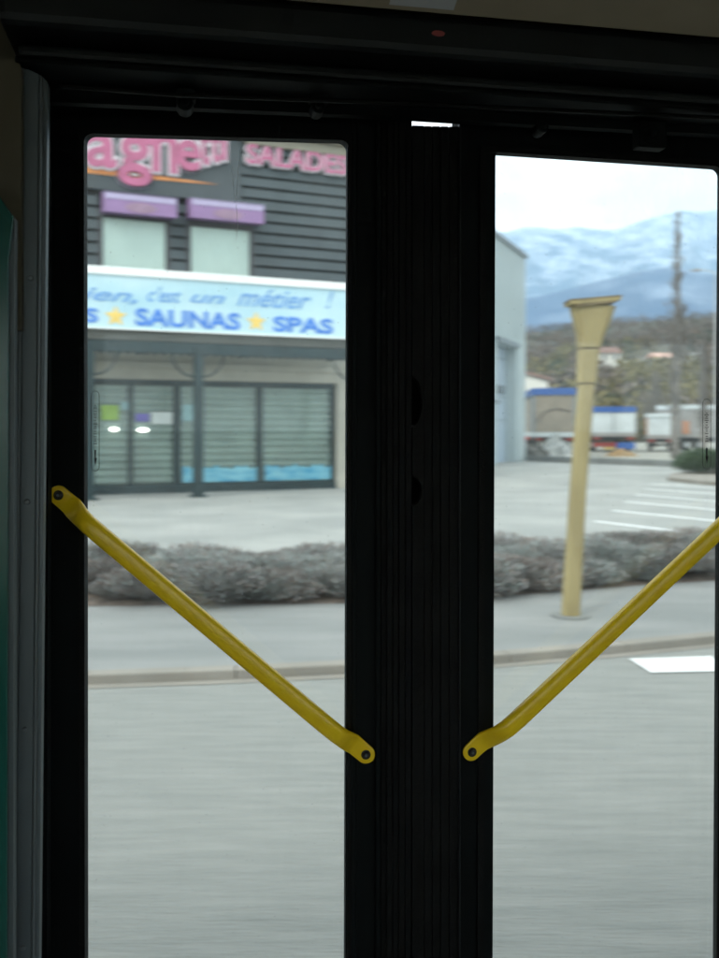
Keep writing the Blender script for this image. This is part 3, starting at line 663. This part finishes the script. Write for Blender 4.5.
# ------------------------------------------------------------------ yellow flared post on the pavement
pc = gp(570.5, 616, KZ); Pd = pc.y
def pp(px, py, d=0): return Vector(((px-CX)/F*Pd, Pd+d, H-(py-HY)/F*Pd))
post = empty('flared_post', 'leaning pale yellow post with flared head and dark cap on the pavement', 'post')
def sect(mb, rowsx, mi=0):   # rows: (cx px, py, half width px, half depth m)
    rr = []
    for cx, py, hw, hd in rowsx:
        w_ = hw/F*Pd; c = pp(cx, py); rr.append([c+Vector((x*w_, y*hd, 0)) for x, y in ((-1,-.6),(-.7,-1),(.7,-1),(1,-.6),(1,.6),(.7,1),(-.7,1),(-1,.6))])
    n = 8; mb.add([v for r_ in rr for v in r_], [(j*n+i, j*n+(i+1) % n, (j+1)*n+(i+1) % n, (j+1)*n+i) for j in range(len(rr)-1) for i in range(n)]+[tuple(range(n))[::-1], tuple(range((len(rr)-1)*n, len(rr)*n))], mi)
b = MB(); sect(b, [(570.5, 617, 8.6, .07), (578, 490, 7.8, .065), (585, 400, 7.8, .065), (586.3, 384.5, 7.8, .065)]); b.build('shaft', M['pole'], post, bevel=.004)
b = MB(); sect(b, [(586.4, 383, 9.3, .075), (588.5, 350, 10.3, .075)]); b.build('collar', M['pole'], post, bevel=.004)
b = MB(); sect(b, [(589, 348, 10.5, .08), (590.5, 335, 13, .085), (592, 320, 18.5, .09), (592.5, 306.5, 22, .095)]); b.build('flared_head', M['pole'], post, bevel=.004)
b = MB(); sect(b, [(586.4, 384.4, 9, .068), (586.4, 383.1, 9, .068)]); sect(b, [(588.7, 349.9, 10.5, .07), (588.8, 348.1, 10.5, .07)]); b.build('joint', M['polecap'], post)
b = MB(); w_ = 24/F*Pd; tl = 2.2/F*Pd
for z0, z1, ww, mi in ((306.3, 304, 20, 1), (303.8, 300.8, 25, 0), (300.6, 298.8, 26, 1)):
    cs = []
    for py in (z0, z1):
        for x, y in ((-1,-1),(1,-1),(1,1),(-1,1)):
            p = pp(592.5, py); cs.append(p+Vector((x*ww/F*Pd, y*.12, x*tl)))
    b.hexa(cs, mi)
b.build('cap', [M['pole'], M['polecap']], post)
b = MB(); b.tube([pc+Vector((0,0,-.02)), pc+Vector((0,0,.012))], .17, 20); b.build('base_plate', M['conc'], post)

# ------------------------------------------------------------------ bare trees and a lamp post
def bare_tree(px, py, ytop, label, seed, spread=.13, lean=0):
    base = gp(px, py); rg = random.Random(seed); Hh = H+(HY-ytop)/F*base.y
    e = empty('bare_tree', label, 'tree'); tr = MB(); pts = []; n = 12
    for i in range(n+1):
        q = i/n; pts.append(base+Vector((lean*q+.15*noise.noise(Vector((q*3+seed, 0, 0))), .15*noise.noise(Vector((0, q*3, seed))), Hh*q-.1)))
    tr.tube(pts, [max(.03, .26*(1-i/n)**.8+.02) for i in range(n+1)], 8); tr.build('trunk', M['bark'], e, smooth=True)
    cr = MB()
    for k in range(105):
        q = rg.uniform(.16, .97); i = min(n-1, int(q*n)); p = pts[i].lerp(pts[i+1], q*n-i)
        L = Hh*spread*(1.25-q)*rg.uniform(.6, 1.3)*(1 if q > .3 else .8); th = rg.uniform(0, 6.283)
        d = Vector((math.cos(th), math.sin(th), rg.uniform(1.0, 2.0))).normalized()
        p1 = p+d*L*.5; p2 = p1+(d+Vector((0, 0, .5))).normalized()*L*.6
        cr.tube([p, p1, p2], [.055*(1.2-q), .035*(1.2-q), .012], 4)
        for _ in range(9):
            s_ = p.lerp(p2, rg.uniform(.25, 1)); t2_ = s_+Vector((rg.uniform(-1,1), rg.uniform(-1,1), rg.uniform(.1,1.6))).normalized()*L*rg.uniform(.2,.45)
            cr.tube([s_, t2_], [.018, .006], 3)
            for _ in range(2):
                u_ = s_.lerp(t2_, rg.uniform(.3, .9)); cr.tube([u_, u_+Vector((rg.uniform(-1,1), rg.uniform(-1,1), rg.uniform(0,1.2))).normalized()*L*.18], [.012, .005], 3)
    cr.build('crown', M['bark'], e)
    return e
bare_tree(675.5, 458.5, 208, 'tall slender bare tree beside the grey trailer', 4, .10, .25)
bare_tree(704, 453, 330, 'shorter bare tree behind the grey trailer, right of the tall one', 9, .16)
bare_tree(655, 447, 372, 'small bare tree behind the small white lorry', 15, .3)
bare_tree(584, 446, 385, 'small bare tree between the two blue topped trailers', 23, .3)
lp = gp(716, 456); e = empty('lamp_post', 'thin pale lamp post at the right edge behind the trailer', 'lamp post')
b = MB(); top = H+(HY-272)/F*lp.y; b.tube([lp, (lp.x, lp.y, top)], [.10, .05], 8); b.build('pole', M['galv'], e)
b = MB(); b.tube([(lp.x, lp.y, top-.05), (lp.x-.5, lp.y, top+.1), (lp.x-1.1, lp.y, top+.12)], .035, 6); b.build('arm', M['galv'], e)
b = MB(); b.hexa([(lp.x-1.6, lp.y-.14, top+.06), (lp.x-1.0, lp.y-.14, top+.06), (lp.x-1.0, lp.y+.14, top+.06), (lp.x-1.6, lp.y+.14, top+.06),
                  (lp.x-1.55, lp.y-.09, top+.17), (lp.x-1.0, lp.y-.09, top+.19), (lp.x-1.0, lp.y+.09, top+.19), (lp.x-1.55, lp.y+.09, top+.17)]); b.build('lamp_head', M['tgrey'], e)

# ------------------------------------------------------------------ the bus around the camera
bus = empty('bus', 'dark bus interior with double glazed door and yellow diagonal grab rails', 'bus')
BH = Fr(1.50, .19)
S0, S1 = -4.2, 5.0; ZF, ZC = .35, 2.50; WID = 2.5
b = MB(); BH.box(b, S0, S1, ZF-.12, ZF, .10, WID); b.build('floor', M['floor'], bus)
b = MB(); BH.box(b, S0, S1, ZC, ZC+.08, -.08, WID+.05); b.build('ceiling', M['beige'], bus)
# end walls
b = MB(); BH.box(b, S0-.05, S0, ZF, ZC, 0, WID); BH.box(b, S1, S1+.05, ZF, ZC, 0, WID); b.build('end_wall', M['olive'], bus)
# far side wall with window band, behind the camera
b = MB(); BH.box(b, S0, S1, ZF, 1.15, WID, WID+.05); BH.box(b, S0, S1, 2.12, ZC, WID, WID+.05)
cols = [S0+i*1.533 for i in range(7)]
for c in cols: BH.box(b, c-.05, c+.05, 1.15, 2.12, WID, WID+.05)
b.build('side_wall', M['olive'], bus)
for a, c in zip(cols, cols[1:]):
    b = MB(); BH.box(b, a+.052, c-.052, 1.152, 2.118, WID+.02, WID+.025); b.build('window_pane', M['glass'], bus)
# door side wall
dl, dr = BH.s(30), BH.s(800)
b = MB(); BH.box(b, S0, dl, ZF, ZC, -.04, .0); BH.box(b, dr, S1, ZF, 1.05, -.04, 0); BH.box(b, dr, S1, 2.15, ZC, -.04, 0); BH.box(b, dr, dr+.08, 1.05, 2.15, -.04, 0)
BH.box(b, dl+.001, dr-.001, 2.24, ZC-.001, -.04, -.001)
b.build('side_wall', M['olive'], bus)
b = MB(); BH.box(b, dr+.082, S1, 1.052, 2.148, -.025, -.02); b.build('window_pane', M['glass'], bus)

# --- door leaves
BL = Fr(1.531, .10); BR = Fr(1.5215, .23)
TH = .032
def leaf_frame(f, outer, inner, rad, name, m, parent, off_back=0.0, th=TH, flare=None):
    """ring with rounded hole; outer (pxL,pyT,pxR,pyB) / inner: four corner pixels TL,TR,BR,BL on the back plane"""
    I = [Vector((*f.sz(x, y, off_back), 0)) for x, y in inner]
    O = [Vector((*f.sz(x, y, off_back), 0)) for x, y in outer]
    K = 7; arcs = []
    for i in range(4):
        p = I[i]; a = (I[i-1]-p).normalized(); c = (I[(i+1) % 4]-p).normalized(); r = rad
        cen = p+a*r+c*r; arc = []
        for k in range(K):
            th_ = k/(K-1)*math.pi/2; arc.append(cen-c*r*math.cos(th_)-a*r*math.sin(th_))
        arcs.append(arc)
    b = MB()
    def P3(v, off): return f.pt(v.x, v.y, off)
    for off, flip in ((off_back+th, False), (off_back, True)):
        for i in range(4):
            A = arcs[i]
            for k in range(K-1):
                t = [P3(O[i], off), P3(A[k], off), P3(A[k+1], off)]; b.add(t, [(0,1,2) if not flip else (2,1,0)])
            B_ = arcs[(i+1) % 4]; q = [P3(O[i], off), P3(A[-1], off), P3(B_[0], off), P3(O[(i+1) % 4], off)]; b.add(q, [(0,1,2,3) if not flip else (3,2,1,0)])
    loop = [v for A in arcs for v in A]; n = len(loop)
    b.add([P3(v, off_back) for v in loop]+[P3(v, off_back+th) for v in loop], [(i, (i+1) % n, n+(i+1) % n, n+i) for i in range(n)])
    b.add([P3(v, off_back) for v in O]+[P3(v, off_back+th) for v in O], [(i, 4+i, 4+(i+1) % 4, (i+1) % 4) for i in range(4)])
    o = b.build(name, m, parent); return o
YB = 1290   # leaf foot, far below the frame of the photo
def slabpx(f, pts, o0, o1, name, m, parent, bevel=0):
    b = MB(); q = [f.sz(x, y, o1) for x, y in pts]; f.poly(b, q, o0, o1); return b.build(name, m, parent, bevel=bevel)
def leaf(f, outer, inner, label):
    lf = leaf_frame(f, outer, inner, .014, 'door_leaf', M['frame'], bus); lf['label'] = label
    # rubber gasket just around the pane
    inn = inner; c = [(sum(p[0] for p in inn)/4, sum(p[1] for p in inn)/4)]
    g = [(x+(-9 if i in (0, 3) else 9), y+(-9 if i < 2 else 9)) for i, (x, y) in enumerate(inn)]
    g2 = [(x+(-3 if i in (0, 3) else 3), y+(-3 if i < 2 else 3)) for i, (x, y) in enumerate(inn)]
    leaf_frame(f, g, g2, .014, 'gasket', M['black'], lf, off_back=TH+.0005, th=.004)
    b = MB(); q = [f.sz(x+(-4 if i in (0, 3) else 4), y+(-4 if i < 2 else 4), .012) for i, (x, y) in enumerate(inn)]; f.poly(b, q, .010, .014)
    b.build('glass_pane', M['glass'], lf)
    return lf
LI = [(87.2,137), (346,144), (343,YB-60), (88.5,YB-60)]
LO = [(49,88), (381,96), (380,YB), (46,YB)]
RI = [(488.6,155), (717.5,170), (711.5,YB-60), (484.8,YB-60)]
RO = [(452,118), (800,108), (790,YB), (452,YB)]
ll = leaf(BL, LO, LI, 'left door leaf with dark frame'); rl = leaf(BR, RO, RI, 'right door leaf with dark frame')
# ribbed meeting profiles
for (x0, x1, o0, o1, m_) in [(352, 357, TH+.001, TH+.007, 'frame'), (376.5, 381, TH+.001, TH+.012, 'frame'), (381.3, 387, .004, .036, 'black'), (387.3, 393, .004, .042, 'black'), (393.3, 399, .004, .036, 'black'), (399.3, 405.5, .004, .039, 'black'), (405.8, 412, .004, .034, 'black')]:
    slabpx(BL, [(x0, 100), (x1, 100), (x1-1, YB), (x0-1, YB)], o0, o1, 'seal_profile', M[m_], ll, bevel=.0015)
for (x0, x1, o0, o1, m_) in [(424.3, 432, .004, .040, 'black'), (432.3, 440.5, .004, .037, 'black'), (440.8, 449, .004, .040, 'black'), (449.3, 459.5, TH+.001, TH+.006, 'black')]:
    slabpx(BR, [(x0, 125.4+(x0-410)*.02), (x1, 125.4+(x1-410)*.02), (x1, YB), (x0, YB)], o0, o1, 'seal_profile', M[m_], rl, bevel=.0015)
for (x0, x1, o0, o1, m_) in [(459.8, 461.5, TH+.001, TH+.012, 'hdr')]:
    slabpx(BR, [(x0, 118), (x1, 118), (x1-1, YB), (x0-1, YB)], o0, o1, 'seal_profile', M[m_], rl, bevel=.0015)
# wavy rubber edge with two notches
edge = [(412.6, 125.4)]
def notch(y0, y1, d, mid=None):
    pts = []; n = 14
    for i in range(n+1):
        q = i/n; pts.append((412.6+d*min(1, math.sin(math.pi*q)**.55*1.0), y0+(y1-y0)*q))
    return pts
edge += notch(376, 427, 10)+[(412.6, 440)]+notch(476, 506, 9.5)+[(412, YB)]
slabpx(BR, [(424, 125.8), (424, YB)]+edge[::-1], .004, .038, 'seal_lip', M['black'], rl)
slabpx(BL, [(412.2, 130), (424, 130), (424, YB), (412.2, YB)], -.012, .022, 'notch_shade_backing', M['void'], ll)  # backing coloured as the shaded depth of the notches

# --- yellow grab rails
def rail(f, p0, p1, parent):
    a = Vector((*f.sz(*p0, TH+.004), 0)); c = Vector((*f.sz(*p1, TH+.004), 0)); L = (c-a).length; d = (c-a)/L; nrm = Vector((-d.y, d.x, 0))
    st = []   # along, half width, half thickness, offset from leaf, squareness
    for q in range(0, 8): th = q/7*math.pi/2; st.append((-.0150*math.cos(th), max(.0006, .0150*math.sin(th)), .0025, .003, 4))
    st += [(.014, .0152, .0025, .003, 4), (.022, .0155, .003, .0035, 4), (.030, .0165, .0042, .007, 3.2), (.040, .0160, .0070, .015, 2.6), (.052, .0148, .0110, .024, 2.2), (.066, .0143, .0112, .029, 2.8), (.09, .0145, .0112, .031, 3.0)]
    full = st+[(L/2*k/6+.1*(1-k/6), .0145, .0112, .031, 3.0) for k in range(1, 7)]
    full = full+[(L-s_[0], *s_[1:]) for s_ in full[::-1][1:]]
    K = 20; vs = []
    for t, hw, ht, of, n_ in full:
        for k in range(K):
            th = 2*math.pi*k/K; cx, cy = math.cos(th), math.sin(th)
            x = hw*math.copysign(abs(cx)**(2/n_), cx); y = ht*math.copysign(abs(cy)**(2/n_), cy)
            p = a+d*t+nrm*x; vs.append(f.pt(p.x, p.y, TH+.004+of+y))
    n = len(full); b = MB(); b.add(vs, [(j*K+k, j*K+(k+1) % K, (j+1)*K+(k+1) % K, (j+1)*K+k) for j in range(n-1) for k in range(K)]+[tuple(range(K))[::-1], tuple(range((n-1)*K, n*K))])
    r = b.build('grab_rail', M['yellow'], parent, smooth=True)
    for e_ in (a, c):
        b = MB(); K = 14
        p = lambda rr, of: [f.pt(e_.x+rr*math.cos(2*math.pi*k/K), e_.y+rr*math.sin(2*math.pi*k/K), TH+.004+of) for k in range(K)]
        b.prism(p(.0078, .0056), p(.0078, .0068)); b.prism(p(.0055, .0069), p(.0045, .0105))
        b.build('bolt', M['bolt'], parent, bevel=.0006)
        b = MB(); b.prism(p(.0022, .0106), p(.0022, .0110)); b.build('bolt_socket', M['aluline'], parent)
rail(BL, (59, 495), (365.5, 753.5), ll)
rail(BR, (471, 751), (770, 469.5), rl)
# --- black printed outline with arrow on each pane
def marking(f, x0, x1, y0, y1, parent):
    b = MB(); o = .0146; pts = []; r = (x1-x0)/2
    for k in range(9): th = math.pi-k/8*math.pi; pts.append((x0+r+r*math.cos(th), y0+r-r*math.sin(th)))
    for k in range(9): th = -k/8*math.pi; pts.append((x0+r+r*math.cos(th), y1-r-r*math.sin(th)))
    P = [f.P(x, y, o) for x, y in pts]; b.tube(P+[P[0]], .00045, 4)
    cx = x0+r; f.poly(b, [f.sz(x, y, o) for x, y in [(cx-.9, y1-21), (cx+.9, y1-21), (cx+.6, y1-13), (cx+1.8, y1-13), (cx, y1-5), (cx-1.2, y1-13), (cx-.5, y1-13)]], .0142, o)
    rg = random.Random(int(x0))
    y = y0+14
    while y < y1-26:
        w_ = rg.uniform(.8, 2.2); f.poly(b, [f.sz(a_, c_, o) for a_, c_ in [(cx-w_, y), (cx+w_, y), (cx+w_, y+.7), (cx-w_, y+.7)]], .0142, o); y += rg.uniform(1.4, 3)
    b.build('emergency_marking', M['ink'], parent)
marking(BL, 91, 99, 391, 471, ll); marking(BR, 703, 711, 399, 469, rl)

for pts in ([(228,148),(232,172),(235,200)], [(241,149),(238,172),(236,202)], [(236,205),(238,225),(236,240)]):
    b = MB(); b.tube([BL.P(x, y, .0146) for x, y in pts], .0003, 4); b.build('scratch', M['sticker'], ll)
# --- header above the door
def hz(px, py, off): return BH.z(px, py, off)
b = MB(); z1, z0 = hz(540, 22, .17), hz(540, 62, .17)
BH.box(b, BH.s(18), dr+.3, z0, z1, .0, .17); b.build('header_cover', M['hdr'], bus, bevel=.012)
b = MB(); BH.box(b, BH.s(30), dr+.2, hz(540, 92, .11), z0-.004, .0, .11); b.build('header_box', M['hdr'], bus, bevel=.006)
b = MB(); BH.box(b, BH.s(30), dr+.2, hz(540, 98, .135), hz(540, 92.5, .135), .0, .135); b.build('header_rail', M['frame'], bus, bevel=.003)
# lower lip: its foot is the top of the bright slot
b = MB(); o_ = .062; q = [(10, 90), (900, 90), (900, 144), (465, 121), (406, 117.2), (10, 100)]
BH.poly(b, [BH.sz(x, y, o_) for x, y in q], .045, o_); b.build('header_lip', M['frame'], bus)
hd = bus.children[-1]
def fixture(px, py, r, L=.03, off=.09, name='roller', m='frame'):
    s_, z_ = BH.sz(px, py, off); b = MB(); K = 14
    p = lambda rr, of: [BH.pt(s_+rr*math.cos(2*math.pi*k/K), z_+rr*math.sin(2*math.pi*k/K), of) for k in range(K)]
    b.prism(p(r, .063), p(r*.92, .063+L)); b.prism(p(r*.5, .0632+L), p(r*.4, .070+L)); b.build(name, M[m], bus, bevel=.002)
fixture(543, 127, .010, .03); fixture(652, 135, .016, .03); fixture(185, 103, .013, .03); fixture(318, 107, .011, .03)
for x0, x1, y0, y1 in [(536, 560, 68, 84), (640, 668, 118, 146), (176, 196, 86, 98), (310, 330, 88, 100)]:
    b = MB(); s0, s1 = BH.s(x0, .09), BH.s(x1, .09); BH.box(b, s0, s1, hz(x0, y1, .09), hz(x0, y0, .09), .063, .088); b.build('hinge_block', M['frame'], bus, bevel=.003)
b = MB(); b.tube([BH.P(60, 62+24, .12), BH.P(180, 95, .13), BH.P(420, 104, .13), BH.P(720, 118, .12)], .0035, 6); b.build('cable', M['black'], bus)
b = MB(); K = 12; s_, z_ = BH.sz(438, 34, .17); BH.poly(b, [(s_+.010*math.cos(2*math.pi*k/K), z_+.004*math.sin(2*math.pi*k/K)) for k in range(K)], .1702, .173); b.build('cover_button', M['redwall'], bus)
# beige cove between header and ceiling
zc0 = z1+.003; A = [(.165, zc0), (.60, ZC-.002), (.60, ZC-.03), (.19, zc0-.012)]
b = MB(); b.prism([BH.pt(S0, z_, o) for o, z_ in A], [BH.pt(S1, z_, o) for o, z_ in A]); b.build('cove_panel', M['beige'], bus)
def cove(s_, v, up=0): 
    o = .165+(.60-.165)*v; z_ = (zc0-.012)+((ZC-.03)-(zc0-.012))*v; return BH.pt(s_, z_-up, .19+(.60-.19)*v)
s0, s1 = BH.s(388, .19), BH.s(452, .19)
b = MB(); b.hexa([cove(s0, .02, .0008), cove(s1, .02, .0008), cove(s1, .2, .0008), cove(s0, .2, .0008), cove(s0, .02, .0015), cove(s1, .02, .0015), cove(s1, .2, .0015), cove(s0, .2, .0015)])
b.build('label_plate', M['sticker'], bus)
# --- aluminium post left of the door
PO = Fr(1.40, .19)
def post_piece(x0t, x1t, x0b, x1b, yt0, yt1, o0, o1, name, m, parent, bevel=.0015):
    b = MB(); q = [(x0t, yt0), (x1t, yt1), (x1b, YB), (x0b, YB)]; PO.poly(b, [PO.sz(x, y, o1) for x, y in q], o0, o1); return b.build(name, m, parent, bevel=bevel)
k_ = (YB-80)/(958-80)
def xb(t, bt): return t+(bt-t)*k_
po = post_piece(24, 39, xb(24, 15), xb(39, 31), 67, 74, -.02, .010, 'door_post', M['alu'], bus)
post_piece(20, 23.7, xb(20, 11), xb(23.7, 14.7), 65, 67, -.02, .013, 'post_edge', M['aluline'], po)
post_piece(39.3, 42, xb(39.3, 31.3), xb(42, 34), 74, 76, -.02, .012, 'post_edge', M['aluline'], po)
post_piece(42.3, 47.5, xb(42.3, 34.3), xb(47.5, 39), 76, 82, -.02, .004, 'post_edge', M['alu'], po)
for x, y in [(30.5, 278), (27, 502), (24.5, 730), (22.5, 948)]:
    s_, z_ = PO.sz(x, y, .012); b = MB(); K = 12
    p = lambda rr, of: [PO.pt(s_+rr*math.cos(2*math.pi*k/K), z_+rr*math.sin(2*math.pi*k/K), of) for k in range(K)]
    b.prism(p(.0045, .0105), p(.0034, .0135)); b.build('screw', M['aluline'], po, bevel=.0006)
# inner dark jamb strip between post and leaf
slabpx(BH, [(36, 60), (49, 60), (46, YB), (30, YB)], -.03, .01, 'jamb', M['frame'], bus)
# upper wall trim, green tinted partition edge
b = MB(); q = [(-60, 60), (18, 60), (21, 68), (21, 330), (-60, 330)]; PO.poly(b, [PO.sz(x, y, .03) for x, y in q], -.01, .03); b.build('wall_trim', M['olive'], bus)
b = MB(); q = [(-160, 150), (-4, 192), (13, 216), (8, 260), (6, YB), (-160, YB)]; PO.poly(b, [PO.sz(x, y, .07) for x, y in q], .06, .07); pt_ = b.build('partition_panel', M['greenpane'], bus, bevel=.001)
b = MB(); q = [(-.5, 197), (14.5, 218), (12.5, YB), (3.5, YB)]; PO.poly(b, [PO.sz(x, y, .058) for x, y in q], .036, .058); b.build('partition_edge', M['alu'], pt_)

# ------------------------------------------------------------------ haze
hm = bpy.data.materials.new('haze_air'); hm.use_nodes = True; n = hm.node_tree.nodes; n.remove(n['Principled BSDF'])
v = n.new('ShaderNodeVolumePrincipled'); v.inputs['Color'].default_value = (.60, .82, 1, 1); v.inputs['Density'].default_value = .00014; v.inputs['Anisotropy'].default_value = .2
hm.node_tree.links.new(v.outputs[0], n['Material Output'].inputs['Volume'])
b = MB(); b.hexa([(-6100,-3100,-8),(6100,-3100,-8),(6100,7400,-8),(-6100,7400,-8),(-6100,-3100,1700),(6100,-3100,1700),(6100,7400,1700),(-6100,7400,1700)])
hz_ = b.build('haze', hm); hz_['kind'] = 'stuff'; hz_['label'] = 'pale blue air haze over the valley'; hz_['category'] = 'haze'
